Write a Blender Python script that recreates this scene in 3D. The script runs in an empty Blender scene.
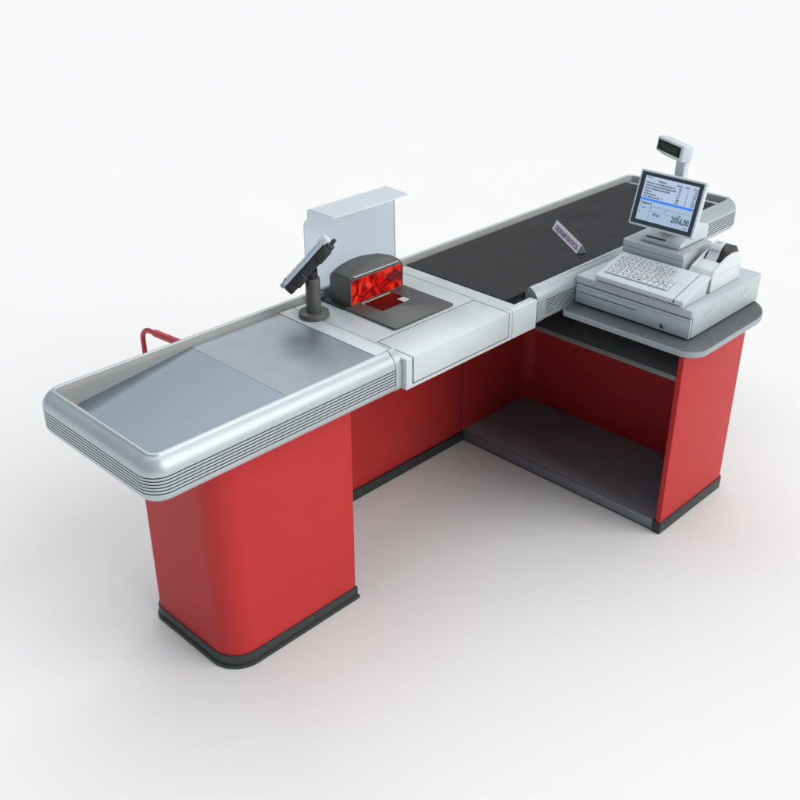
import bpy, bmesh, math, random
from mathutils import Vector, Matrix
random.seed(4)
S = bpy.context.scene
COL = S.collection
R = math.radians
V = Vector

# ------------------------------------------------------------------ helpers
ORG = {}
# the till and its drawer stand on the worktop; this places and sizes that group on it
TILL = Matrix.Translation((-.0227, -.0338, .0390)) @ Matrix.Scale(.982, 4)
TILL_THINGS = {'cash_drawer', 'keyboard', 'till_computer', 'monitor', 'pole_display', 'receipt_printer'}

def obj(name, bm, mats, parent=None, smooth=35, kind=None):
    """link a bmesh given in world coordinates as ONE mesh object under parent"""
    root = parent
    while root and root.parent: root = root.parent
    if root and root.name in TILL_THINGS: bm.transform(TILL)
    o0 = ORG.get(parent.name, V((0, 0, 0))) if parent else V((0, 0, 0))
    bmesh.ops.translate(bm, verts=bm.verts, vec=-o0)
    me = bpy.data.meshes.new(name)
    bm.normal_update()
    bm.to_mesh(me); bm.free()
    for m in (mats if isinstance(mats, (list, tuple)) else [mats]):
        me.materials.append(m)
    for p in me.polygons: p.use_smooth = True
    me.set_sharp_from_angle(angle=R(smooth))
    o = bpy.data.objects.new(name, me)
    COL.objects.link(o)
    if parent: o.parent = parent
    ORG[o.name] = o0
    if kind: o['kind'] = kind
    return o

def thing(name, label, cat, loc):
    if name in TILL_THINGS: loc = tuple(TILL @ V(loc))
    o = bpy.data.objects.new(name, None)
    o.empty_display_size = 0.05
    COL.objects.link(o)
    o.location = loc; o['label'] = label; o['category'] = cat
    ORG[o.name] = V(loc)
    return o

def tag(o, label, cat):
    o['label'] = label; o['category'] = cat
    return o

def merge(bm, other, mi=None):
    me = bpy.data.meshes.new('tmp'); other.to_mesh(me); other.free()
    n = len(bm.faces)
    bm.from_mesh(me); bpy.data.meshes.remove(me)
    bm.faces.ensure_lookup_table()
    if mi is not None:
        for f in bm.faces[n:]: f.material_index = mi
    return bm

def box(x0, x1, y0, y1, z0, z1, bev=0.0, seg=2):
    bm = bmesh.new()
    bmesh.ops.create_cube(bm, size=1)
    bmesh.ops.scale(bm, verts=bm.verts, vec=(abs(x1-x0), abs(y1-y0), abs(z1-z0)))
    bmesh.ops.translate(bm, verts=bm.verts, vec=((x0+x1)/2, (y0+y1)/2, (z0+z1)/2))
    if bev: bmesh.ops.bevel(bm, geom=bm.edges[:], offset=bev, segments=seg, profile=.5, affect='EDGES')
    return bm

def rpoly(pts, rads, n=8):
    """polygon (2D) with rounded corners"""
    out = []
    N = len(pts)
    for i in range(N):
        p = V(pts[i]); a = V(pts[i-1]); b = V(pts[(i+1) % N]); r = rads[i] if isinstance(rads, (list, tuple)) else rads
        if r <= 0: out.append(p); continue
        u = (a-p).normalized(); w = (b-p).normalized()
        ang = u.angle(w); t = r/math.tan(ang/2)
        c = p + (u+w).normalized()*(r/math.sin(ang/2))
        s = p+u*t; e = p+w*t
        a0 = math.atan2(s.y-c.y, s.x-c.x); a1 = math.atan2(e.y-c.y, e.x-c.x)
        d = (a1-a0+math.pi) % (2*math.pi)-math.pi
        for k in range(n+1):
            q = a0+d*k/n
            out.append(V((c.x+r*math.cos(q), c.y+r*math.sin(q))))
    return out

def prism(pts, z0, z1, bev=0.0, seg=2, M=None, only_top=False):
    """extrude 2D polygon along z; M maps local to world"""
    bm = bmesh.new()
    lo = [bm.verts.new((p[0], p[1], z0)) for p in pts]
    hi = [bm.verts.new((p[0], p[1], z1)) for p in pts]
    n = len(pts)
    fb = bm.faces.new(lo[::-1]); ft = bm.faces.new(hi)
    for i in range(n): bm.faces.new((lo[i], lo[(i+1) % n], hi[(i+1) % n], hi[i]))
    bmesh.ops.recalc_face_normals(bm, faces=bm.faces)
    if bev:
        ed = list(ft.edges)+([] if only_top else list(fb.edges))
        bmesh.ops.bevel(bm, geom=ed, offset=bev, segments=seg, profile=.5, affect='EDGES')
    if M is not None: bm.transform(M)
    return bm

def frame(origin, ex, ey, ez):
    ex, ey, ez = V(ex), V(ey), V(ez)
    return Matrix(((ex.x, ey.x, ez.x, origin[0]), (ex.y, ey.y, ez.y, origin[1]), (ex.z, ey.z, ez.z, origin[2]), (0, 0, 0, 1)))

# side profile (x, z) extruded along -y .. +y
def side(pts, y0, y1, bev=0.0, seg=2):
    M = frame((0, y1, 0), (1, 0, 0), (0, 0, 1), (0, -1, 0))
    return prism(pts, 0, y1-y0, bev, seg, M)

def cyl(c, r0, r1, h, n=40, bev=0.0, M=None):
    bm = bmesh.new()
    bmesh.ops.create_cone(bm, cap_ends=True, segments=n, radius1=r0, radius2=r1, depth=h)
    bmesh.ops.translate(bm, verts=bm.verts, vec=(0, 0, h/2))
    if bev:
        ed = [e for e in bm.edges if any(len(f.verts) > 4 for f in e.link_faces)]
        bmesh.ops.bevel(bm, geom=ed, offset=bev, segments=2, profile=.5, affect='EDGES')
    bm.transform(M if M is not None else Matrix.Identity(4))
    bmesh.ops.translate(bm, verts=bm.verts, vec=c)
    return bm

def tube(path, r, n=14, caps=True):
    bm = bmesh.new(); rings = []
    path = [V(p) for p in path]
    up = None
    for i, p in enumerate(path):
        if i == 0: t = path[1]-p
        elif i == len(path)-1: t = p-path[i-1]
        else: t = (path[i+1]-p).normalized()+(p-path[i-1]).normalized()
        t.normalize()
        if up is None:
            up = V((1, 0, 0)) if abs(t.x) < .8 else V((0, 1, 0))
        a = (up-t*up.dot(t)).normalized(); b = t.cross(a); up = a
        rings.append([bm.verts.new(p+(a*math.cos(2*math.pi*k/n)+b*math.sin(2*math.pi*k/n))*r) for k in range(n)])
    for i in range(len(rings)-1):
        for k in range(n):
            bm.faces.new((rings[i][k], rings[i][(k+1) % n], rings[i+1][(k+1) % n], rings[i+1][k]))
    if caps:
        bm.faces.new(rings[0][::-1]); bm.faces.new(rings[-1])
    bmesh.ops.recalc_face_normals(bm, faces=bm.faces)
    return bm

def sweep(path, prof, mids=None):
    """closed profile [(outward, z)] swept along an open 2D path; outward = right of travel"""
    bm = bmesh.new(); rings = []
    n = len(path)
    for i in range(n):
        p = V(path[i])
        if i == 0: t = (V(path[1])-p).normalized(); s = 1
        elif i == n-1: t = (p-V(path[i-1])).normalized(); s = 1
        else:
            a = (p-V(path[i-1])).normalized(); b = (V(path[i+1])-p).normalized()
            t = (a+b).normalized(); s = 1/max(.3, t.dot(a))
        nr = V((-t.y, t.x))
        rings.append([bm.verts.new((p.x+nr.x*o*s, p.y+nr.y*o*s, z)) for o, z in prof])
    m = len(prof)
    for i in range(n-1):
        for k in range(m):
            f = bm.faces.new((rings[i][k], rings[i][(k+1) % m], rings[i+1][(k+1) % m], rings[i+1][k]))
            if mids: f.material_index = mids[k]
    bm.faces.new(rings[0]); bm.faces.new(rings[-1][::-1])
    bmesh.ops.recalc_face_normals(bm, faces=bm.faces)
    return bm

def text(s, size, M, ext=0.0002, align='LEFT', sx=1.0, ay='BOTTOM_BASELINE', bold=0.0):
    c = bpy.data.curves.new('t', 'FONT')
    c.body = s; c.size = size; c.align_x = align; c.align_y = ay; c.extrude = ext; c.resolution_u = 2; c.offset = bold
    o = bpy.data.objects.new('t', c); COL.objects.link(o)
    bpy.context.view_layer.update()
    me = bpy.data.meshes.new_from_object(o.evaluated_get(bpy.context.evaluated_depsgraph_get()))
    bpy.data.objects.remove(o); bpy.data.curves.remove(c)
    bm = bmesh.new(); bm.from_mesh(me); bpy.data.meshes.remove(me)
    if sx != 1.0: bmesh.ops.scale(bm, verts=bm.verts, vec=(sx, 1, 1))
    bm.transform(M)
    for f in bm.faces: f.material_index = 0
    return bm

# ------------------------------------------------------------------ materials
def mat(name, col, rough=.5, metal=0.0, var=0.0, vscale=8.0, bump=0.0, bscale=200.0, coat=0.0, stretch=None,
        rvar=0.0, spec=.5, emit=None, estr=0.0):
    m = bpy.data.materials.new(name); m.use_nodes = True
    nt = m.node_tree; N = nt.nodes; L = nt.links
    b = N['Principled BSDF']
    b.inputs['Base Color'].default_value = (*col, 1)
    b.inputs['Roughness'].default_value = rough
    b.inputs['Metallic'].default_value = metal
    b.inputs['Specular IOR Level'].default_value = spec
    if coat:
        b.inputs['Coat Weight'].default_value = coat; b.inputs['Coat Roughness'].default_value = .12
    if emit:
        b.inputs['Emission Color'].default_value = (*emit, 1); b.inputs['Emission Strength'].default_value = estr
    tc = N.new('ShaderNodeTexCoord'); mp = N.new('ShaderNodeMapping')
    L.new(tc.outputs['Object'], mp.inputs['Vector'])
    if stretch: mp.inputs['Scale'].default_value = stretch
    if var or rvar:
        nz = N.new('ShaderNodeTexNoise'); nz.inputs['Scale'].default_value = vscale; nz.inputs['Detail'].default_value = 6
        nz.inputs['Roughness'].default_value = .6
        L.new(mp.outputs[0], nz.inputs['Vector'])
        if var:
            mr = N.new('ShaderNodeMapRange'); mr.inputs['From Min'].default_value = .3; mr.inputs['From Max'].default_value = .7
            mr.inputs['To Min'].default_value = 1-var; mr.inputs['To Max'].default_value = 1+var
            L.new(nz.outputs['Fac'], mr.inputs['Value'])
            vm = N.new('ShaderNodeVectorMath'); vm.operation = 'SCALE'
            vm.inputs[0].default_value = col
            L.new(mr.outputs[0], vm.inputs['Scale']); L.new(vm.outputs[0], b.inputs['Base Color'])
        if rvar:
            m2 = N.new('ShaderNodeMapRange'); m2.inputs['From Min'].default_value = .3; m2.inputs['From Max'].default_value = .7
            m2.inputs['To Min'].default_value = max(.02, rough-rvar); m2.inputs['To Max'].default_value = rough+rvar
            L.new(nz.outputs['Fac'], m2.inputs['Value']); L.new(m2.outputs[0], b.inputs['Roughness'])
    if bump:
        n2 = N.new('ShaderNodeTexNoise'); n2.inputs['Scale'].default_value = bscale; n2.inputs['Detail'].default_value = 3
        L.new(mp.outputs[0], n2.inputs['Vector'])
        bp = N.new('ShaderNodeBump'); bp.inputs['Strength'].default_value = bump; bp.inputs['Distance'].default_value = .002
        L.new(n2.outputs['Fac'], bp.inputs['Height']); L.new(bp.outputs[0], b.inputs['Normal'])
    return m

RED = mat('red_laminate', (.545, .034, .036), .45, var=.04, vscale=3, bump=.06, bscale=400, rvar=.05, spec=.2)
REDT = mat('red_tube_paint', (.50, .05, .065), .35, var=.05, vscale=10)
SILVER = mat('silver_aluminium', (.50, .565, .59), .37, metal=.45, var=.04, vscale=5, bump=.03, bscale=500, rvar=.05)
GROOVE = mat('dark_groove', (.10, .11, .115), .5, metal=.2, var=.1, vscale=30)
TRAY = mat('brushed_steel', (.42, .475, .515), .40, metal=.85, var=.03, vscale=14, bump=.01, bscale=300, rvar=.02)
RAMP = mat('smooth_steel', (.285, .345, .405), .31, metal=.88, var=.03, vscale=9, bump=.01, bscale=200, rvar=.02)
WALLIN = mat('tray_wall_metal', (.29, .30, .295), .5, metal=.1, var=.06, vscale=6)
DECK = mat('pale_deck_coating', (.66, .72, .745), .36, metal=.15, var=.03, vscale=6, bump=.14, bscale=420, rvar=.06)
BELT = mat('black_rubber_belt', (.0165, .0195, .023), .50, var=.75, vscale=4, stretch=(1, 9, 1), bump=.12, bscale=900, rvar=.16, spec=.24)
BLACK = mat('black_skirting', (.03, .036, .036), .45, var=.1, vscale=10)
BLACKP = mat('black_plastic', (.022, .024, .025), .38, var=.15, vscale=15, bump=.05, bscale=600)
CHAR = mat('charcoal_plastic', (.11, .114, .108), .42, var=.08, vscale=12, bump=.06, bscale=500)
SLATE = mat('slate_board', (.37, .385, .42), .42, var=.06, vscale=6, bump=.05, bscale=500)
SHELF = mat('dark_shelf_board', (.42, .445, .45), .42, var=.1, vscale=6, bump=.05, bscale=500)
SHEDGE = mat('shelf_edge_band', (.13, .145, .15), .45, var=.06, vscale=9)
WTOP = mat('grey_worktop', (.115, .128, .135), .45, var=.07, vscale=10, bump=.05, bscale=700)
WEDGE = mat('worktop_edge_trim', (.36, .41, .46), .5, metal=.0, var=.05, vscale=8)
PLAST = mat('pale_grey_plastic', (.52, .57, .60), .42, var=.03, vscale=8, bump=.05, bscale=900)
PLASTW = mat('white_plastic', (.69, .755, .815), .38, var=.02, vscale=8, bump=.04, bscale=900)
DRAWER = mat('painted_steel_grey', (.54, .60, .635), .45, var=.03, vscale=7, bump=.08, bscale=900)
KBD = mat('keyboard_plastic', (.66, .72, .785), .42, var=.02, vscale=8, bump=.04, bscale=900)
PRN = mat('printer_plastic', (.78, .83, .85), .38, var=.02, vscale=8, bump=.04, bscale=900)
KEY = mat('white_keycap', (.76, .80, .84), .4, var=.02, vscale=40)
INK = mat('black_ink', (.02, .02, .03), .6, var=.1, vscale=60)
GAP = mat('dark_gap', (.02, .021, .023), .6, var=.1, vscale=30)
PAPER = mat('receipt_paper', (.80, .82, .88), .7, var=.02, vscale=30)
CARD = mat('white_card', (.88, .89, .92), .6, var=.02, vscale=30)
CARDEND = mat('grey_card_end', (.42, .46, .44), .6, var=.05, vscale=30)
PURPLE = mat('purple_print', (.30, .07, .33), .6, var=.15, vscale=200)
CHROME = mat('lock_chrome', (.6, .6, .6), .2, metal=1, var=.05, vscale=40)
BEZEL = mat('navy_bezel', (.035, .055, .075), .35, var=.08, vscale=20)
SCREEN = mat('lit_screen', (.25, .33, .42), .2, var=.01, vscale=5, emit=(.62, .76, .98), estr=.52)
SBLUE = mat('lit_blue_row', (.03, .10, .45), .2, var=.01, vscale=5, emit=(.05, .22, .80), estr=.8)
SHADE = mat('lit_pale_panel', (.25, .33, .40), .2, var=.01, vscale=5, emit=(.52, .70, .92), estr=.48)
STEXT = mat('screen_lettering', (.02, .03, .06), .3, var=.05, vscale=50)
PGLASS = mat('display_window', (.004, .007, .006), .3, var=.1, vscale=20, spec=.12)
PTEXT = mat('green_digits', (.0, .03, .006), .4, var=.1, vscale=20, emit=(.02, .30, .02), estr=.04)
TBLUE = mat('terminal_screen', (.06, .22, .60), .25, var=.15, vscale=60, emit=(.05, .25, .7), estr=.25)
YELLOW = mat('yellow_key', (.65, .6, .05), .4, var=.05, vscale=60)
GREEN = mat('green_key', (.06, .35, .08), .4, var=.05, vscale=60)
FLOOR = mat('white_floor', (.92, .92, .92), .7, var=.004, vscale=2, spec=.15)

def red_glass(name, scale, strength):
    m = bpy.data.materials.new(name); m.use_nodes = True
    nt = m.node_tree; N = nt.nodes; L = nt.links; b = N['Principled BSDF']
    tc = N.new('ShaderNodeTexCoord')
    nz = N.new('ShaderNodeTexNoise'); nz.inputs['Scale'].default_value = 9; nz.inputs['Detail'].default_value = 2
    L.new(tc.outputs['Object'], nz.inputs['Vector'])
    mx = N.new('ShaderNodeMix'); mx.data_type = 'VECTOR'; mx.inputs['Factor'].default_value = .12
    L.new(tc.outputs['Object'], mx.inputs['A']); L.new(nz.outputs['Color'], mx.inputs['B'])
    vo = N.new('ShaderNodeTexVoronoi'); vo.inputs['Scale'].default_value = scale
    L.new(mx.outputs['Result'], vo.inputs['Vector'])
    ve = N.new('ShaderNodeTexVoronoi'); ve.feature = 'DISTANCE_TO_EDGE'; ve.inputs['Scale'].default_value = scale*.8
    L.new(mx.outputs['Result'], ve.inputs['Vector'])
    n3 = N.new('ShaderNodeTexNoise'); n3.inputs['Scale'].default_value = scale*1.4; n3.inputs['Detail'].default_value = 4
    n3.inputs['Distortion'].default_value = 1.2
    L.new(mx.outputs['Result'], n3.inputs['Vector'])
    sx = N.new('ShaderNodeSeparateColor'); L.new(vo.outputs['Color'], sx.inputs[0])
    e1 = N.new('ShaderNodeMapRange'); e1.inputs['From Max'].default_value = .07; e1.inputs['To Min'].default_value = .06
    L.new(ve.outputs['Distance'], e1.inputs['Value'])
    e2 = N.new('ShaderNodeMapRange'); e2.inputs['From Min'].default_value = .42; e2.inputs['From Max'].default_value = .58
    e2.inputs['To Min'].default_value = .12
    L.new(n3.outputs['Fac'], e2.inputs['Value'])
    e3 = N.new('ShaderNodeMapRange'); e3.inputs['To Min'].default_value = .35
    L.new(sx.outputs[0], e3.inputs['Value'])
    a = N.new('ShaderNodeMath'); a.operation = 'MULTIPLY'; L.new(e1.outputs[0], a.inputs[0]); L.new(e2.outputs[0], a.inputs[1])
    c = N.new('ShaderNodeMath'); c.operation = 'MULTIPLY'; L.new(a.outputs[0], c.inputs[0]); L.new(e3.outputs[0], c.inputs[1])
    cr = N.new('ShaderNodeValToRGB')
    cr.color_ramp.elements[0].color = (.05, .001, .001, 1); cr.color_ramp.elements[1].color = (1, .045, .008, 1)
    el = cr.color_ramp.elements.new(.35); el.color = (.62, .003, .002, 1)
    L.new(c.outputs[0], cr.inputs[0])
    L.new(cr.outputs[0], b.inputs['Emission Color']); b.inputs['Emission Strength'].default_value = strength
    b.inputs['Base Color'].default_value = (.06, .002, .002, 1); b.inputs['Roughness'].default_value = .1
    b.inputs['Specular IOR Level'].default_value = .15
    return m
REDGLASS = red_glass('red_scanner_glass', 15, .85)
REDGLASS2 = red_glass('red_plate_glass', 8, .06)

def acrylic(name, dif):
    m = bpy.data.materials.new(name); m.use_nodes = True
    nt = m.node_tree; N = nt.nodes; L = nt.links
    for n in list(N):
        if n.type != 'OUTPUT_MATERIAL': N.remove(n)
    out = [n for n in N if n.type == 'OUTPUT_MATERIAL'][0]
    tr = N.new('ShaderNodeBsdfTransparent'); tr.inputs[0].default_value = (.80, .84, .885, 1)
    gl = N.new('ShaderNodeBsdfGlossy'); gl.inputs[0].default_value = (.9, .93, 1, 1); gl.inputs['Roughness'].default_value = .12
    df = N.new('ShaderNodeBsdfDiffuse'); df.inputs[0].default_value = (.76, .83, .89, 1)
    m0 = N.new('ShaderNodeMixShader'); m0.inputs[0].default_value = dif
    L.new(tr.outputs[0], m0.inputs[1]); L.new(df.outputs[0], m0.inputs[2])
    m1 = N.new('ShaderNodeMixShader'); m1.inputs[0].default_value = .07; L.new(m0.outputs[0], m1.inputs[1]); L.new(gl.outputs[0], m1.inputs[2])
    L.new(m1.outputs[0], out.inputs['Surface'])
    return m
ACR = acrylic('smoked_acrylic', .13); ACRF = acrylic('frosted_acrylic', .80)

# ------------------------------------------------------------------ floor
bm = bmesh.new(); bmesh.ops.create_grid(bm, x_segments=2, y_segments=2, size=60)
fl = obj('floor', bm, FLOOR, kind='structure')

# ------------------------------------------------------------------ checkout counter
T = thing('checkout_counter', 'long L-shaped red supermarket checkout counter with silver bumper rim and black conveyor belt', 'checkout counter', (1.0, .25, 0))

# bumper rim: one extrusion all the way round, from the tray's operator side to the conveyor's operator side
XA, XL, W = -.194, 2.602, .486
groove = []
z = .829
for k in range(6):
    z1 = z-.0059; z2 = z1-.0033
    groove += [(.0345, z1, 0), (.0305, z1-.0005, 1), (.0305, z2+.0005, 1), (.0345, z2, 1)]
    z = z2
PR = [(-.019, .748, 0), (-.0165, .853, 0), (-.009, .8665, 0), (-.006, .870, 0), (-.001, .8722, 0), (.004, .8715, 0), (.0075, .8685, 0), (.0085, .8665, 0),
      (.0175, .8615, 0), (.0255, .853, 0), (.031, .8435, 0), (.0338, .834, 0), (.0345, .829, 0)]
PR += groove
PR += [(.0345, .7695, 0), (.032, .7595, 0), (.0265, .7515, 0), (.018, .7465, 0), (.008, .7445, 0)]
prof = [(a, b) for a, b, c in PR]
mids = []
for i in range(len(PR)):
    if i < 3: mids.append(2); continue
    mids.append(1 if (PR[i][2] == 1 or PR[(i+1) % len(PR)][2] == 1) and PR[(i+1) % len(PR)][2] == 1 else 0)
# start on the operator side of the tray, travel -x, +y, +x, -y, -x  (outward is on the left of travel -> see sweep)
base = rpoly([(.6, 0), (XA, 0), (XA, W), (XL, W), (XL, 0), (1.312, 0)], [0, .024, .024, .03, .03, 0], 8)
obj('bumper_rim', sweep(base, prof, mids), [SILVER, GROOVE, WALLIN], T, smooth=28)
PC = [(-.0195, .746), (-.0170, .854), (-.009, .868), (-.005, .8725), (0, .8737), (.005, .8725), (.009, .869), (.018, .8635), (.0265, .8545), (.0325, .8445), (.0358, .833),
      (.0362, .829), (.0362, .7695), (.0335, .7585), (.0275, .7500), (.018, .7445), (.008, .7425)]
obj('bumper_end_cap', sweep([(.6255, 0), (.6008, 0)], PC), SILVER, T, smooth=28)
obj('bumper_end_cap', sweep([(1.3112, 0), (1.2640, 0)], PC), SILVER, T, smooth=28)

# tray: level part next to the scanner deck, ramp falling to the near end
Y0, Y1 = .0175, .4685
bm = bmesh.new()
def sheet(bm, pts):
    return bm.faces.new([bm.verts.new(p) for p in pts])
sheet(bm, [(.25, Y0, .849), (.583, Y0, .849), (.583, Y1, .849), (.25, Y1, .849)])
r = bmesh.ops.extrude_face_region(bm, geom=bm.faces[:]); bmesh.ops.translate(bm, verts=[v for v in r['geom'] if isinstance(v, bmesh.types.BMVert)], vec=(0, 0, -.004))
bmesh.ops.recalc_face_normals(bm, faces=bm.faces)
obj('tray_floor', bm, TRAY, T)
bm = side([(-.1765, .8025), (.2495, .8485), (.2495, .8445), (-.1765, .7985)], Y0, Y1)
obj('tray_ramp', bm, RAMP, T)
obj('tray_underside', box(-.174, .62, .019, .467, .752, .782), SILVER, T)

# scanner deck
P = rpoly([(.627, -.052), (1.2405, -.052), (1.2405, -.0205), (1.1585, -.0205), (1.1585, .466), (.645, .466), (.645, .0175), (.627, .0175)], [.003, .004, 0, 0, 0, 0, 0, 0], 3)
obj('scanner_deck', prism(P, .752, .8515, .0025, 2), DECK, T)
obj('deck_strip', box(.5845, .6437, .0182, .4675, .838, .8518, .0015), DECK, T)
# thin dark joints in the deck, and the removable lid block
J = mat('joint_grey', (.13, .145, .155), .6, var=.1, vscale=30)
def joint(*b): obj('joint_line', box(*b), J, T)
joint(1.1012, 1.1027, .0965, .4655, .850, .8521)
joint(.6437, .6450, .0178, .4655, .838, .8517)
joint(1.1120, 1.1133, -.0526, -.0500, .7535, .8505); joint(1.1120, 1.1133, -.0500, -.0205, .850, .8521)
obj('deck_lid', box(.6545, 1.0925, -.0545, .0935, .7680, .8524, .002), DECK, T)
joint(.6530, .6545, -.052, .0940, .850, .8527); joint(1.0925, 1.0940, -.052, .0940, .850, .8527); joint(.6530, 1.0940, .0936, .0950, .850, .8528)
joint(.6528, .6544, -.0548, -.0500, .7665, .8515); joint(1.0926, 1.0942, -.0548, -.0500, .7665, .8515); joint(.6528, 1.0942, -.0549, -.0500, .7662, .7679)

# conveyor
obj('conveyor_body', box(1.16, 2.583, .019, .467, .752, .835), BLACK, T)
bm = side(rpoly([(1.1605, .836), (2.545, .836), (2.545, .8525), (1.1605, .8525)], [0, 0, .008, .008], 4), -.0195+.0375, .4675)
obj('conveyor_belt', bm, BELT, T)
obj('end_channel', box(2.5475, 2.5825, .0185, .4672, .835, .846, .0015), SILVER, T)

# pedestal under the tray
px = rpoly([(0, .0465), (.4955, .0465), (.4955, .450), (0, .450)], [.088, .002, .002, .045], 14)
ped = obj('pedestal', prism(px, .047, .752), RED, T, smooth=40)
def offs(d): return rpoly([(-d, .0465-d), (.4955+d, .0465-d), (.4955+d, .450+d), (-d, .450+d)], [.088+d, .003, .003, .045+d], 14)
bm = prism(offs(.0055), .010, .0465, .002, 2)
merge(bm, prism(offs(.0105), .0, .013, .003, 2))
obj('skirting', bm, BLACK, ped)

# modesty panel on the customer side (two sheets with a joint)
obj('front_panel', box(.4965, 1.4785, .461, .479, .042, .752, .0012), RED, T)
obj('skirting', box(.4965, 1.4920, .452, .478, 0, .0415, .002), BLACK, T)

obj('joint_line', box(1.4786, 1.4804, .4606, .470, .0480, .752), GAP, T)

# cabinet: back liner with rounded inner corner, side panel, shelves, worktop
CX0, CX1, CY = 1.488, 1.920, -.468
inn = rpoly([(CX1-.022, CY+.02), (CX1-.022, .461), (1.4805, .461)], [0, .06, 0], 10)
out = [(1.4805, .479), (CX1, .479), (CX1, CY+.02)]
pts = [tuple(p) for p in inn]+out
cab = obj('cabinet', prism(pts, .001, .7450), RED, T)
sp = rpoly([(CX0, CY+.0195), (CX0, CY), (CX1, CY), (CX1, CY+.0195)], [.0015, .0015, .018, 0], 6)
obj('side_panel', prism(sp, .046, .7450), RED, cab)
bm = prism(rpoly([(CX0-.0045, CY+.028), (CX0-.0045, CY-.0055), (CX1+.0055, CY-.0055), (CX1+.0055, CY+.028)], [.002, .002, .022, 0], 6), .0, .0455, .0015, 2)
obj('skirting', bm, BLACK, cab)
obj('bottom_shelf', box(1.4935, CX1-.0235, CY+.0285, .4600, .006, .0475), SLATE, cab)
obj('shelf_edge', box(1.4865, 1.4930, CY+.0290, .4602, .007, .0478, .0012), mat('slate_edge_band', (.22, .24, .28), .42, var=.05, vscale=9), cab)
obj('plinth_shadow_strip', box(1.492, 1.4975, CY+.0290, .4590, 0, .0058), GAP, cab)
obj('upper_shelf', box(1.4965, CX1-.0235, CY+.0205, .4380, .603, .622), SHELF, cab)
obj('shelf_edge', box(1.4890, 1.4960, CY+.0205, .4380, .6028, .6222, .0012), SHEDGE, cab)
wp = rpoly([(1.3970, -.0385), (1.3970, -.5530), (1.9500, -.5530), (1.9500, -.0385)], [.02, .068, .165, 0], 18)
wt = obj('worktop', prism(wp, .7470, .7632), WTOP, cab)
# rounded metal-look edge trim round the worktop
ring = bmesh.new()
tp = [V(p) for p in wp]
path3 = tp[:-1]+[tp[-1]]
k0 = 0
path = [(p.x, p.y) for p in tp]
path = [(1.60, -.0385)]+path
PT = [(-.0012, .7452), (-.0012, .7629), (.0015, .7634), (.0045, .7622), (.0062, .7592), (.0066, .7552), (.0062, .7512), (.0045, .7475), (.0015, .7452)]
tr = sweep(path, PT)
obj('edge_trim', tr, WEDGE, wt, smooth=40)

# ------------------------------------------------------------------ swing gate on the customer side
G = thing('swing_gate', 'thin red tubular swing gate sticking out behind the collection tray', 'swing gate', (.42, .545, 0))
gx0, gy0, gx1, gy1 = .42, .545, .3765, .955
def gp(t, z): return (gx0+(gx1-gx0)*t, gy0+(gy1-gy0)*t, z)
pth = [gp(0.03, .712), gp(.90, .712)]
for k in range(1, 7):
    a = k/6*math.pi/2
    pth.append(gp(.90+.10*math.sin(a), .712-.04*(1-math.cos(a))))
pth.append(gp(1, .36))
for k in range(1, 7):
    a = k/6*math.pi/2
    pth.append(gp(.90+.10*math.cos(a), .36-.04*math.sin(a)))
pth.append(gp(.03, .32))
obj('gate_loop', tube(pth, .0088), REDT, G)
obj('grip_sleeve', tube([gp(.16, .712), gp(.165, .712), gp(.80, .712), gp(.83, .712)], .0128, 16), REDT, G)
pst = obj('post', merge(cyl((gx0, gy0, 0.008), .021, .021, .78, 28, .002), cyl((gx0, gy0, 0), .05, .05, .008, 32, .002)), BLACKP, G)

# ------------------------------------------------------------------ barcode scanner
SC = thing('barcode_scanner', 'black barcode scanner with glowing red window set in the pale deck', 'barcode scanner', (.88, .28, .852))
obj('scanner_plate', prism(rpoly([(.745, .112), (1.014, .112), (1.014, .335), (.745, .335)], .006, 4), .8518, .8595, .0015), mat('satin_plate', (.085, .088, .088), .3, var=.06, vscale=12), SC)
obj('rear_plate', prism(rpoly([(.742, .3355), (1.014, .3355), (1.014, .452), (.742, .452)], .006, 4), .8518, .8585, .0015), BLACKP, SC)
# housing: flat chamfered face, arched back
bm = bmesh.new(); rings = []
NT = 14
for y, x0, x1, zs, bulge, ch in ((.333, .767, 1.001, .9535, .002, .012), (.336, .765, 1.003, .9560, .003, .013), (.356, .764, 1.004, .9585, .014, .013), (.385, .764, 1.004, .9600, .015, .014),
                            (.412, .765, 1.003, .9560, .016, .015), (.430, .769, .999, .9480, .018, .018), (.441, .780, .988, .9330, .014, .020)):
    row = [(x0, .8588), (x1, .8588), (x1, zs-ch), (x1-ch*.35, zs-ch*.3)]
    for k in range(NT+1):
        t = k/NT
        row.append((x1-ch+(x0-x1+2*ch)*t, zs+bulge*math.sin(math.pi*t)**.7))
    row += [(x0+ch*.35, zs-ch*.3), (x0, zs-ch)]
    rings.append([bm.verts.new((p[0], y, p[1])) for p in row])
n = len(rings[0])
for i in range(len(rings)-1):
    for k in range(n):
        bm.faces.new((rings[i][k], rings[i][(k+1) % n], rings[i+1][(k+1) % n], rings[i+1][k]))
bm.faces.new(rings[0]); bm.faces.new(rings[-1][::-1])
bmesh.ops.recalc_face_normals(bm, faces=bm.faces)
obj('housing', bm, CHAR, SC, smooth=30)
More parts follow.
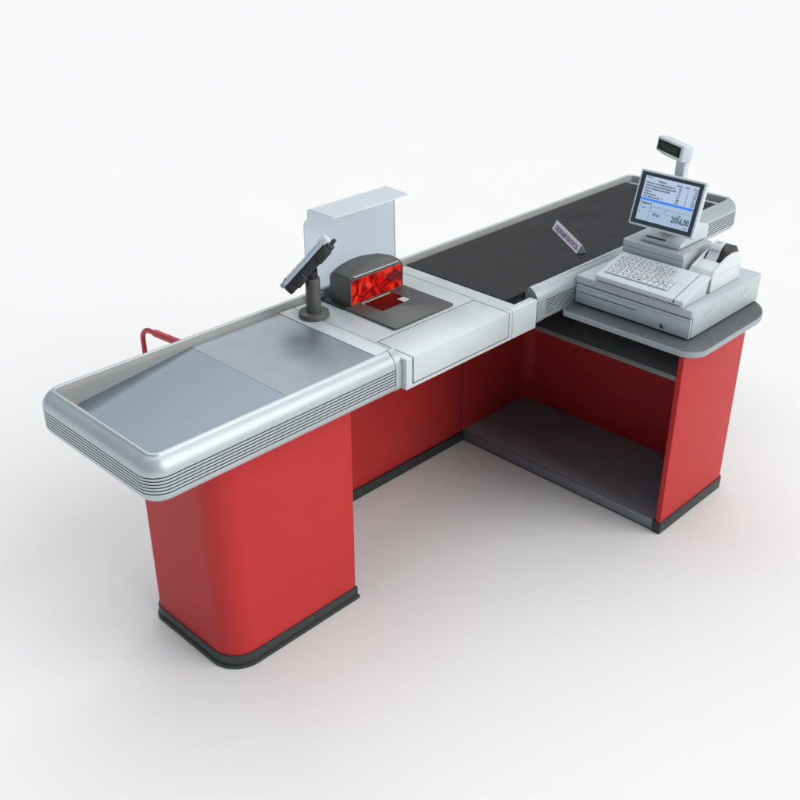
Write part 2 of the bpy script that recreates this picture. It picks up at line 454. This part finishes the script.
# bezel frame and red window, slightly raised rim
wz0, wz1, wx0, wx1 = .8615, .9435, .7705, .9975
FM = frame((0, .3325, 0), (1, 0, 0), (0, 0, 1), (0, -1, 0))
win = rpoly([(wx0, wz0), (wx1, wz0), (wx1, wz1), (wx0, wz1)], [.004, .004, .012, .012], 6)
outr = rpoly([(wx0-.0055, wz0-.002), (wx1+.0055, wz0-.002), (wx1+.0055, wz1+.0055), (wx0-.0055, wz1+.0055)], [.004, .004, .017, .017], 6)
bm = bmesh.new()
a0 = [bm.verts.new(FM @ V((p.x, p.y, .0045))) for p in win]; b0 = [bm.verts.new(FM @ V((p.x, p.y, .0045))) for p in outr]
a1 = [bm.verts.new(FM @ V((p.x, p.y, -.001))) for p in win]; b1 = [bm.verts.new(FM @ V((p.x, p.y, -.001))) for p in outr]
n = len(win)
for k in range(n):
    j = (k+1) % n
    bm.faces.new((a0[k], a0[j], b0[j], b0[k])); bm.faces.new((b0[k], b0[j], b1[j], b1[k])); bm.faces.new((a1[k], a1[j], a0[j], a0[k]))
    bm.faces.new((b1[k], b1[j], a1[j], a1[k]))
bmesh.ops.recalc_face_normals(bm, faces=bm.faces)
obj('window_frame', bm, CHAR, SC, smooth=40)
obj('scan_window', prism([(p.x, p.y) for p in win], -.0005, .0012, 0, 2, FM), REDGLASS, SC)
obj('top_trim', box(.781, .987, .3290, .3345, .9500, .9545, .0015), mat('pale_trim', (.55, .6, .62), .35, metal=.4, var=.03, vscale=9), SC)
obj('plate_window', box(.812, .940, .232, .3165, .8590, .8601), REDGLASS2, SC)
obj('window_glint', box(.9105, .9385, .2335, .2650, .8600, .8604), mat('painted_glint', (.85, .88, .9), .08, metal=.3, var=.01, vscale=9), SC)  # bright reflection on the plate glass, painted as a pale patch
obj('plate_trim', box(.803, .930, .3160, .3195, .8590, .8625, .001), mat('cream_trim', (.6, .58, .5), .4, var=.03, vscale=9), SC)

# ------------------------------------------------------------------ acrylic screen
SY = .4625
lst = [(SY, .8525, .697, 1.102), (SY, 1.114, .697, 1.096), (SY, 1.126, .703, 1.088), (SY, 1.131, .713, 1.068), (SY, 1.152, .714, 1.052)]
for k in range(1, 7):
    a = k/6*math.pi/2
    lst.append((SY-.013*(1-math.cos(a)), 1.152+.013*math.sin(a), .714, 1.048))
lst += [(.352, 1.1645, .714, 1.040), (.345, 1.1643, .714, 1.038), (.340, 1.1642, .715, 1.034), (.338, 1.1642, .717, 1.028)]
bm = bmesh.new(); rows = []
for i, (y, z, x0, x1) in enumerate(lst):
    p0 = V(lst[max(0, i-1)][:2]); p1 = V(lst[min(len(lst)-1, i+1)][:2]); t = (p1-p0).normalized()
    y2, z2 = y-t.y*.004, z+t.x*.004
    rows.append((bm.verts.new((x0, y, z)), bm.verts.new((x1, y, z)), bm.verts.new((x1, y2, z2)), bm.verts.new((x0, y2, z2))))
for r0, r1 in zip(rows, rows[1:]):
    for k in range(4):
        f = bm.faces.new((r0[k], r0[(k+1) % 4], r1[(k+1) % 4], r1[k])); f.material_index = 2 if k in (1, 3) else 1 if r1[0].co.y < SY-.005 else 0
bm.faces.new(rows[0][::-1]); bm.faces.new(rows[-1]).material_index = 2
bmesh.ops.recalc_face_normals(bm, faces=bm.faces)
AS = thing('acrylic_screen', 'translucent bluish acrylic screen with bent top ledge standing behind the scanner', 'privacy screen', (.9, SY, .852))
obj('screen_sheet', bm, [ACR, ACRF, mat('acrylic_lit_cut_edge', (.86, .90, .94), .3, var=.02, vscale=20)], AS, smooth=50)  # cut edges coloured near white for the light they catch
for xx in (.735, 1.035):
    obj('bracket', box(xx, xx+.03, .4530, .4575, .8525, .875, .001), SILVER, AS)

# ------------------------------------------------------------------ card terminal on its pole stand
TS = thing('terminal_stand', 'dark round-based pole stand on the deck beside the scanner', 'stand', (.648, .372, .852))
obj('base_disc', cyl((.648, .372, .8521), .049, .0475, .0165, 56, .003), CHAR, TS)
obj('pole', cyl((.648, .372, .8686), .0238, .0228, .113, 44, .003), CHAR, TS)
A = V((.723, -.230, .648)).normalized()          # long axis, rising away from the customer
Nn = V((-.410, .611, .674)); Nn = (Nn-A*Nn.dot(A)).normalized()   # keypad face looks up at the customer side
Wd = A.cross(Nn).normalized()
HC = V((.630, .385, 1.030))
HM = frame(HC, A, Wd, Nn)
CT = thing('card_terminal', 'slim card payment terminal tilted upright on top of the dark pole stand', 'card terminal', (.648, .372, .963))
prof_b = rpoly([(-.100, -.037), (.098, -.037), (.098, .037), (-.100, .037)], [.016, .012, .012, .016], 6)
obj('back_shell', prism(prof_b, -.035, -.004, .006, 3, HM), BLACKP, CT)
FACE = mat('slate_blue_plastic', (.40, .45, .53), .4, var=.04, vscale=30)
fc = obj('face_shell', prism(rpoly([(-.103, -.0385), (.100, -.0385), (.100, .0385), (-.103, .0385)], [.016, .012, .012, .016], 6), -.0035, .010, .004, 3, HM), FACE, CT)
obj('display', prism(rpoly([(.005, -.028), (.062, -.028), (.062, .028), (.005, .028)], .003, 3), .0095, .0112, .0004, 1, HM), TBLUE, fc)
obj('printer_cover', prism(rpoly([(.074, -.036), (.1045, -.036), (.1045, .036), (.074, .036)], .008, 4), -.014, .0155, .006, 3, HM), PLASTW, CT)
obj('reader_end', prism(rpoly([(.086, -.033), (.112, -.033), (.112, .033), (.086, .033)], .003, 3), -.026, -.0145, .003, 2, HM), BLACKP, CT)
bm = prism(rpoly([(-.07, -.040), (-.030, -.040), (-.030, .040), (-.07, .040)], .004, 3), -.039, -.014, .003, 2, HM)
merge(bm, prism(rpoly([(.028, -.041), (.078, -.041), (.078, .041), (.028, .041)], .004, 3), -.038, -.006, .003, 2, HM))
merge(bm, prism(rpoly([(.100, -.020), (.116, -.020), (.116, .020), (.100, .020)], .003, 3), -.026, -.016, .002, 2, HM))
obj('mounting_cradle', bm, BLACKP, CT)
for i in range(4):
    for j in range(3):
        m_ = YELLOW if (i == 3 and j == 1) else GREEN if (i == 3 and j == 2) else KEY
        xx, yy = -.015-.021*i, -.021+.021*j
        obj('key', prism(rpoly([(xx-.007, yy-.008), (xx+.007, yy-.008), (xx+.007, yy+.008), (xx-.007, yy+.008)], .003, 3), .0098, .0122, .0006, 1, HM), m_, fc)

obj('tilt_joint', tube([(.648, .372, .960), (.6455, .370, .985), HC-Nn*.030], .0170, 20), BLACKP, TS)

# ------------------------------------------------------------------ next-customer bar on the belt
e0 = V((1.823, .33, 0)); e1 = V((1.668, .104, 0)); dx = (e1-e0).normalized(); L_ = (e1-e0).length
dn = V((-dx.y, dx.x, 0))                        # from the lettered foot towards the rear foot
if dn.x < 0: dn = -dn
O = V((e0.x, e0.y, .8527))
BM = frame(O, dx, dn, (0, 0, 1))
apex = (.0185, .0345)
bm = bmesh.new()
tri = [(0, 0), (.037, 0), apex]
va = [bm.verts.new(BM @ V((0, p[0], p[1]))) for p in tri]; vb = [bm.verts.new(BM @ V((L_, p[0], p[1]))) for p in tri]
bm.faces.new(va); bm.faces.new(vb[::-1])
for k in range(3): bm.faces.new((va[k], va[(k+1) % 3], vb[(k+1) % 3], vb[k]))
bmesh.ops.recalc_face_normals(bm, faces=bm.faces)
bmesh.ops.bevel(bm, geom=bm.edges[:], offset=.0012, segments=1, affect='EDGES')
for f in bm.faces:
    f.material_index = 1 if abs(f.normal.dot(dx)) > .9 else 0
NB = tag(obj('customer_divider', bm, [CARD, CARDEND]), 'white triangular divider bar with purple lettering lying on the black belt', 'divider bar')
up_ = (V((dn.x*apex[0], dn.y*apex[0], apex[1]))).normalized()
nrm = dx.cross(up_)
s_len = math.hypot(*apex)
TM = frame(O+dx*.018+up_*(s_len*.24)+nrm*.0004, dx, up_, nrm)
obj('lettering', text('\u0421\u041b\u0415\u0414\u0423\u042e\u0429\u0418\u0419 \u041f\u041e\u041a\u0423\u041f\u0410\u0422\u0415\u041b\u042c',   .0235, TM, .0002, sx=.735, bold=.0006), PURPLE, NB)

# ------------------------------------------------------------------ cash drawer
D = thing('cash_drawer', 'wide pale grey steel cash drawer with round key lock on the grey worktop', 'cash drawer', (1.76, -.225, .7388))
for xx in (1.57, 1.95):
    for yy in (-.40, -.05):
        obj('foot', cyl((xx, yy, .7376), .012, .012, .0044, 20), BLACKP, D)
obj('body', merge(box(1.5405, 1.990, -.4515, -.0015, .7420, .8420, .0025), box(1.5275, 1.541, -.4515, -.0015, .8145, .8420, .0025)), DRAWER, D)
df = obj('drawer_front', box(1.5270, 1.5375, -.4505, -.0025, .7430, .8118, .0025), DRAWER, D)
lk = cyl((0, 0, 0), .0088, .0085, .005, 28, .0012, Matrix.Rotation(-math.pi/2, 4, 'Y'))
bmesh.ops.translate(lk, verts=lk.verts, vec=(1.5268, -.352, .7615))
l_ = obj('key_lock', lk, CHROME, df)
kh = cyl((0, 0, 0), .0058, .0058, .0012, 20, 0, Matrix.Rotation(-math.pi/2, 4, 'Y')); bmesh.ops.translate(kh, verts=kh.verts, vec=(1.5223, -.352, .7615))
obj('keyhole', kh, GAP, df)
obj('cheque_slot', box(1.5262, 1.5275, -.250, -.020, .7838, .7862), GAP, df)
obj('front_seam', box(1.5265, 1.5275, -.4490, -.004, .8025, .8033), mat('fine_seam', (.2, .22, .24), .5, var=.05, vscale=20), df)
VG = mat('vent_grey', (.36, .40, .42), .5, var=.05, vscale=20)
for k in range(3):
    for q in (1.61+.018*k, 1.86+.018*k):
        obj('side_vent', box(q, q+.003, -.4524, -.4508, .800+.003*k, .808+.003*k, .0004), VG, D)

# ------------------------------------------------------------------ keyboard
K = thing('keyboard', 'white wedge-shaped till keyboard lying on front half of the cash drawer', 'keyboard', (1.60, -.245, .8422))
kx0, kx1, kz0, kz1 = 1.520, 1.682, .8665, .9085
obj('body', side(rpoly([(kx0+.002, .8432), (kx1-.016, .8432), (kx1-.008, .888), (kx1+.004, kz1-.010), (kx1, kz1), (kx0, kz0)], [.002, .004, .006, .003, .004, .004], 4), -.418, -.079, .0025, 2), KBD, K)
sl = math.atan2(kz1-kz0, kx1-kx0)
ks = V((math.cos(sl), 0, math.sin(sl))); kn = V((-math.sin(sl), 0, math.cos(sl)))
# keyboard plane: x along -Y (operator's right), y up the slope
KM = frame(V((kx0, -.079, kz0)), (0, -1, 0), ks, kn)
obj('front_groove', side([(kx0-.0006, .8475), (kx0+.003, .8475), (kx0+.003, .8492), (kx0-.0006, .8492)], -.409, -.088), GAP, K)
obj('reader_slot', merge(prism([(.3035, .004), (.3055, .004), (.3055, .163), (.3035, .163)], -.001, .0004, 0, 2, KM), box(kx0-.0004, kx0+.001, -.3855, -.3815, .853, .8655)), GAP, K)
obj('key_bed', prism(rpoly([(.018, .028), (.262, .028), (.262, .092), (.236, .092), (.236, .152), (.018, .152)], .003, 3), .0002, .0008, 0, 2, KM), mat('key_bed_blue', (.42, .50, .60), .5, var=.04, vscale=20), K)
rows_ = ['1234567890-=', '\u0419\u0426\u0423\u041a\u0415\u041d\u0413\u0428\u0429\u0417\u0425\u042a', '\u0424\u042b\u0412\u0410\u041f\u0420\u041e\u041b\u0414\u0416\u042d+', 'QWERTYUIOP*/', 'ASDFGHJKL#%;', 'ZXCVBNM,.?!=']
kp, kq = .0201, .0206
key_me = None; leg = bmesh.new()
for i in range(6):
    ncol = 11 if i < 3 else 12
    for j in range(ncol):
        cx, cy = .029+kp*j, .1420-kq*i
        w_, h_ = .0087, .0092
        if key_me is None:
            key0 = obj('key', prism(rpoly([(cx-w_, cy-h_), (cx+w_, cy-h_), (cx+w_, cy+h_), (cx-w_, cy+h_)], .002, 2), .0006, .0048, .0012, 2, KM), KEY, K)
            key_me = key0; kx_, ky_ = cx, cy
        else:
            o = key_me.copy(); COL.objects.link(o); o.parent = K
            d = (V((0, -1, 0))*(cx-kx_)+ks*(cy-ky_))*.982
            o.location = key_me.location+d
        lm = KM @ Matrix.Translation((cx+random.uniform(-.001, .001), cy-.0052, .0048))
        merge(leg, text(rows_[i][j % 12], .0150, lm, .0001, 'CENTER', bold=.0003))
obj('key_lettering', leg, INK, K)

# ------------------------------------------------------------------ till computer
C = thing('till_computer', 'grey box-shaped till computer with flared side under the tilted monitor', 'computer', (1.79, -.19, .8422))
bx0, bx1 = 1.692, 1.885
bp_ = [(-.068, .8432), (-.068, .9485), (-.302, .9485), (-.308, .935)]
for k in range(1, 8):
    t = k/7
    bp_.append((-.308-.014*t**2, .935-.083*t))
bp_.append((-.324, .8432))
M_ = frame((bx0, 0, 0), (0, 1, 0), (0, 0, 1), (1, 0, 0))
cb = obj('body', prism([(p[0], p[1]) for p in bp_], 0, bx1-bx0, .004, 3, M_), PLAST, C, smooth=40)
obj('body_seam', merge(box(bx0-.0005, bx0+.002, -.306, -.0695, .9270, .9285), box(bx0+.002, bx1-.01, -.0690, -.0675, .9270, .9285)), mat('seam_grey', (.16, .18, .20), .5, var=.05, vscale=20), cb)

# ------------------------------------------------------------------ monitor
MO = thing('monitor', 'tilted till monitor showing a price list and the total 2056,00', 'monitor', (1.80, -.2, .9487))
fz = .949
fp = [(1.722, fz), (1.905, fz), (1.905, 1.0), (1.86, 1.0), (1.80, .982), (1.722, .964)]
obj('foot', side(rpoly(fp, [.002, .003, .012, .02, .02, .006], 5), -.272, -.118, .004, 3), PLASTW, MO)
obj('foot_slot', prism([(0, -.012), (.075, -.012), (.075, -.004), (0, -.004)], 0, .0012, 0, 2, frame((1.7380, -.135, .9680), (0, -1, 0), V((.0776, 0, .018)).normalized(), V((-.018, 0, .0776)).normalized())), GAP, MO)
b0 = V((1.700, 0, 1.0050)); b1 = V((1.752, 0, 1.1855)); ms = (b1-b0).normalized(); mn = V((-ms.z, 0, ms.x)); mh = (b1-b0).length
ML, MR = -.0745, -.3215; mw = ML-MR
MM = frame(V((1.700, ML, 1.0050)), (0, -1, 0), ms, mn)
obj('stand_neck', side(rpoly([(1.80, .972), (1.86, .985), (1.835, 1.105), (1.795, 1.10), (1.765, 1.03)], .008, 4), -.245, -.150, .004, 2), PLASTW, MO)
hs = obj('housing', prism(rpoly([(0, 0), (mw, 0), (mw, mh), (0, mh)], .006, 5), -.020, 0, .0035, 3, MM), PLASTW, MO)
obj('rear_cover', prism(rpoly([(.018, .015), (mw-.018, .015), (mw-.018, mh-.015), (.018, mh-.015)], .012, 5), -.045, -.0205, .008, 3, MM), PLASTW, MO)
obj('bezel', prism(rpoly([(.0070, .0075), (mw-.0070, .0075), (mw-.0070, mh-.0070), (.0070, mh-.0070)], .003, 4), -.0008, .0008, .0003, 1, MM), BEZEL, hs)
sw0, sw1, sh0, sh1 = .0245, mw-.0215, .0215, mh-.0185
SW, SHH = sw1-sw0, sh1-sh0
SM = MM @ Matrix.Translation((sw0, sh0, 0))
sc = obj('screen', prism([(0, 0), (SW, 0), (SW, SHH), (0, SHH)], .0006, .0014, 0, 2, SM), SCREEN, hs)
def scr(x0, x1, y0, y1, z=.0017): return prism([(x0*SW, y0*SHH), (x1*SW, y0*SHH), (x1*SW, y1*SHH), (x0*SW, y1*SHH)], .0012, z, 0, 2, SM)
obj('total_panel', scr(.004, .996, .004, .445), SHADE, sc)
obj('highlight_row', scr(.004, .996, .452, .508), SBLUE, sc)
tb = bmesh.new()
def st(s, x, y, h, al='LEFT', sx=1.0): merge(tb, text(s, h, SM @ Matrix.Translation((x*SW, y*SHH, .0019)), .0001, al, sx, bold=h*.022))
st('\u0422\u043e\u0432\u0430\u0440\u044b', .32, .900, .0095, 'CENTER')
st('\u041a\u0430\u0441\u0441\u0430 1', .03, .955, .0060)
for x, s in ((.655, '\u0426\u0435\u043d\u0430'), (.80, '\u041a\u043e\u043b'), (.955, '\u0421\u0443\u043c')): st(s, x, .905, .0085, 'CENTER')
items = ['\u041c\u043e\u043b\u043e\u043a\u043e \u043f\u0430\u0441\u0442\u0435\u0440\u0438\u0437\u043e\u0432\u0430\u043d\u043d\u043e\u0435', '\u0425\u043b\u0435\u0431 \u043f\u0448\u0435\u043d\u0438\u0447\u043d\u044b\u0439 \u043d\u0430\u0440\u0435\u0437\u043d\u043e\u0439', '\u0421\u044b\u0440 \u0442\u0432\u0435\u0440\u0434\u044b\u0439 \u0432\u0435\u0441\u043e\u0432\u043e\u0439', '\u041c\u0430\u0441\u043b\u043e', '\u041a\u043e\u0444\u0435 \u0437\u0435\u0440\u043d\u043e', '\u0421\u043e\u043a \u044f\u0431\u043b\u043e\u0447\u043d\u044b\u0439 1 \u043b']
for i, s in enumerate(items):
    y = .835-.061*i
    st(s, .03, y, .0088)
    for x, t in ((.70, str(40+37*i)), (.835, str(1+i % 3)), (.99, str((40+37*i)*(1+i % 3)))): st(t, x, y, .0088, 'RIGHT')
st('\u0421\u043a\u0438\u0434\u043a\u0430 0', .015, .375, .0098)
st('0', .235, .30, .0075); st('0,00', .07, .275, .0065); st('0', .50, .285, .0075); st('0,00', .745, .265, .0075)
st('5', .02, .30, .006); st('2', .03, .17, .0065); st('1', .03, .05, .0065)
st('\u0418\u0442\u043e\u0433', .30, .145, .0150, 'LEFT', .8)
st('2056,00', .985, .115, .0260, 'RIGHT', .80)
st('12:45', .97, .03, .0065, 'RIGHT')
for (x0, x1, y0, y1) in ((.22, .99, .350, .355), (.22, .99, .245, .249), (.220, .224, .004, .36)): merge(tb, scr(x0, x1, y0, y1, .0019))
obj('screen_lettering', tb, STEXT, sc)

# ------------------------------------------------------------------ customer display on its pole
PD = thing('pole_display', 'small white pole-mounted digit display rising behind the monitor', 'customer display', (1.835, -.18, .9487))
obj('pole', side([(1.812, .9495), (1.845, .9495), (1.845, 1.222), (1.812, 1.222)], -.199, -.163, .006, 3), PLASTW, PD)
pd_x = V((-.44, -.90, 0)).normalized()
pd_n = V((-.88, .43, .12)); pd_n = (pd_n-pd_x*pd_n.dot(pd_x)).normalized()
pd_y = pd_n.cross(pd_x).normalized()
PM = frame(V((1.822, -.128, 1.2480)), pd_x, pd_y, pd_n)
PW, PH = .0785, .0275
body = rpoly([(-PW, -PH+.006), (-PW*.4, -PH), (PW, -PH), (PW, PH), (-PW, PH)], [.006, .02, .006, .006, .006], 5)
ph = obj('head', prism(body, -.042, .0, .005, 3, PM), PLASTW, PD)
obj('window', prism(rpoly([(-PW+.010, -.016), (PW-.013, -.016), (PW-.013, .0185), (-PW+.010, .0185)], .002, 3), -.001, .0008, 0, 2, PM), PGLASS, ph)
obj('digits', text('2056,00', .020, PM @ Matrix.Translation((0, -.006, .0009)), .0001, 'CENTER', 1.45), PTEXT, ph)

# ------------------------------------------------------------------ receipt printer
RP = thing('receipt_printer', 'small white receipt printer with black lid and paper curling out, beside the computer', 'receipt printer', (1.80, -.37, .8422))
ry0, ry1 = -.4165, -.3265
def rside(p, r, y0, y1, bev): return side(rpoly(p, r, 6), y0, y1, bev, 2)
hb = [(1.697, .8430), (1.892, .8430), (1.892, .905), (1.868, .944), (1.825, .950), (1.788, .944), (1.712, .916), (1.696, .900)]
bm = rside(hb, [.003, .003, .02, .02, .03, .02, .012, .006], ry0, ry0+.011, .003)
merge(bm, rside(hb, [.003, .003, .02, .02, .03, .02, .012, .006], ry1-.011, ry1, .003))
lowp = [(1.697, .8432), (1.890, .8432), (1.890, .900), (1.80, .905), (1.765, .928), (1.712, .914), (1.6965, .900)]
merge(bm, rside(lowp, [.003, .003, .008, .01, .008, .012, .006], ry0+.010, ry1-.010, .001))
obj('body', bm, PRN, RP)
obj('body_seam', box(1.700, 1.889, ry0-.0004, ry0+.001, .8945, .8953), mat('printer_seam', (.42, .45, .47), .5, var=.05, vscale=20), RP)
lidp = [(1.772, .912), (1.886, .905), (1.889, .935), (1.868, .962), (1.835, .970), (1.800, .960), (1.778, .935)]
obj('lid', rside(lidp, [.004, .01, .02, .02, .03, .02, .01], ry0+.0125, ry1-.0125, .003), BLACKP, RP)
bm = bmesh.new(); rr = []
for k in range(13):
    t = k/12
    x = 1.762+.060*t+.004*math.sin(t*9); zz = .924+.060*math.sin(t*1.35)+.002*math.sin(t*11)
    rr.append((x, zz))
pb = [(x, zz) for x, zz in rr]+[(x+.0004, zz-.0006) for x, zz in rr[::-1]]
obj('receipt_paper', side(pb, -.386, -.3465), PAPER, RP, smooth=60)
FI = mat('faded_ink', (.3, .32, .4), .6, var=.1, vscale=60)
for k, s in enumerate(('\u0427\u0415\u041a', '2056,00')):
    i = 9-4*k
    p = V((rr[i][0], 0, rr[i][1])); q = V((rr[i+1][0], 0, rr[i+1][1])); t = (q-p).normalized(); n_ = V((-t.z, 0, t.x))
    obj('receipt_print', text(s, .010, frame(V((p.x, -.366, p.z))+n_*.0010, (0, -1, 0), t, n_), .0001, 'CENTER'), FI, RP)

# ------------------------------------------------------------------ light
w = bpy.data.worlds.new('World'); S.world = w; w.use_nodes = True
nt = w.node_tree; N = nt.nodes; L = nt.links; bg = N['Background']
tc = N.new('ShaderNodeTexCoord'); dt = N.new('ShaderNodeVectorMath'); dt.operation = 'DOT_PRODUCT'
dt.inputs[1].default_value = V((.35, -.93, .1)).normalized()
L.new(tc.outputs['Generated'], dt.inputs[0])
cr = N.new('ShaderNodeValToRGB')
mr = N.new('ShaderNodeMapRange'); mr.inputs['From Min'].default_value = -1; mr.inputs['From Max'].default_value = 1
L.new(dt.outputs['Value'], mr.inputs['Value']); L.new(mr.outputs[0], cr.inputs[0])
cr.color_ramp.elements[0].color = (.20, .215, .235, 1); cr.color_ramp.elements[1].color = (.26, .26, .255, 1)
e = cr.color_ramp.elements.new(.5); e.color = (.20, .215, .235, 1)
L.new(cr.outputs[0], bg.inputs['Color']); bg.inputs['Strength'].default_value = 1.0

def lamp(name, frm, strength, angle, col):
    d = bpy.data.lights.new(name, 'SUN'); d.energy = strength; d.angle = R(angle); d.color = col
    o = bpy.data.objects.new(name, d); COL.objects.link(o)
    o.location = V(frm)*6; o.rotation_euler = (-V(frm)).to_track_quat('-Z', 'Y').to_euler()
    return o
lamp('key_light', V((.30, -.80, .56)).normalized(), 1.95, 56, (1, .985, .965))
lamp('top_light', V((.30, .28, .91)).normalized(), 1.58, 72, (1, .985, .962))
lamp('fill_light', V((-.62, .40, .70)).normalized(), .24, 80, (.66, .83, 1))

# ------------------------------------------------------------------ camera
cd = bpy.data.cameras.new('Camera'); cam = bpy.data.objects.new('Camera', cd); COL.objects.link(cam)
cd.sensor_width = 36; cd.sensor_fit = 'HORIZONTAL'; cd.lens = 1021.04/800*36
cam.location = (-1.2638, -1.8750, 2.1672)
yaw, pit = .7965, -.5033
fw = V((math.sin(yaw)*math.cos(pit), math.cos(yaw)*math.cos(pit), math.sin(pit)))
cam.rotation_euler = fw.to_track_quat('-Z', 'Y').to_euler()
cd.clip_end = 300; cd.clip_start = .05
S.camera = cam
S.view_settings.view_transform = 'Standard'; S.view_settings.look = 'None'; S.view_settings.exposure = 0; S.view_settings.gamma = 1
S.cycles.transparent_max_bounces = 12
S.cycles.diffuse_bounces = 1
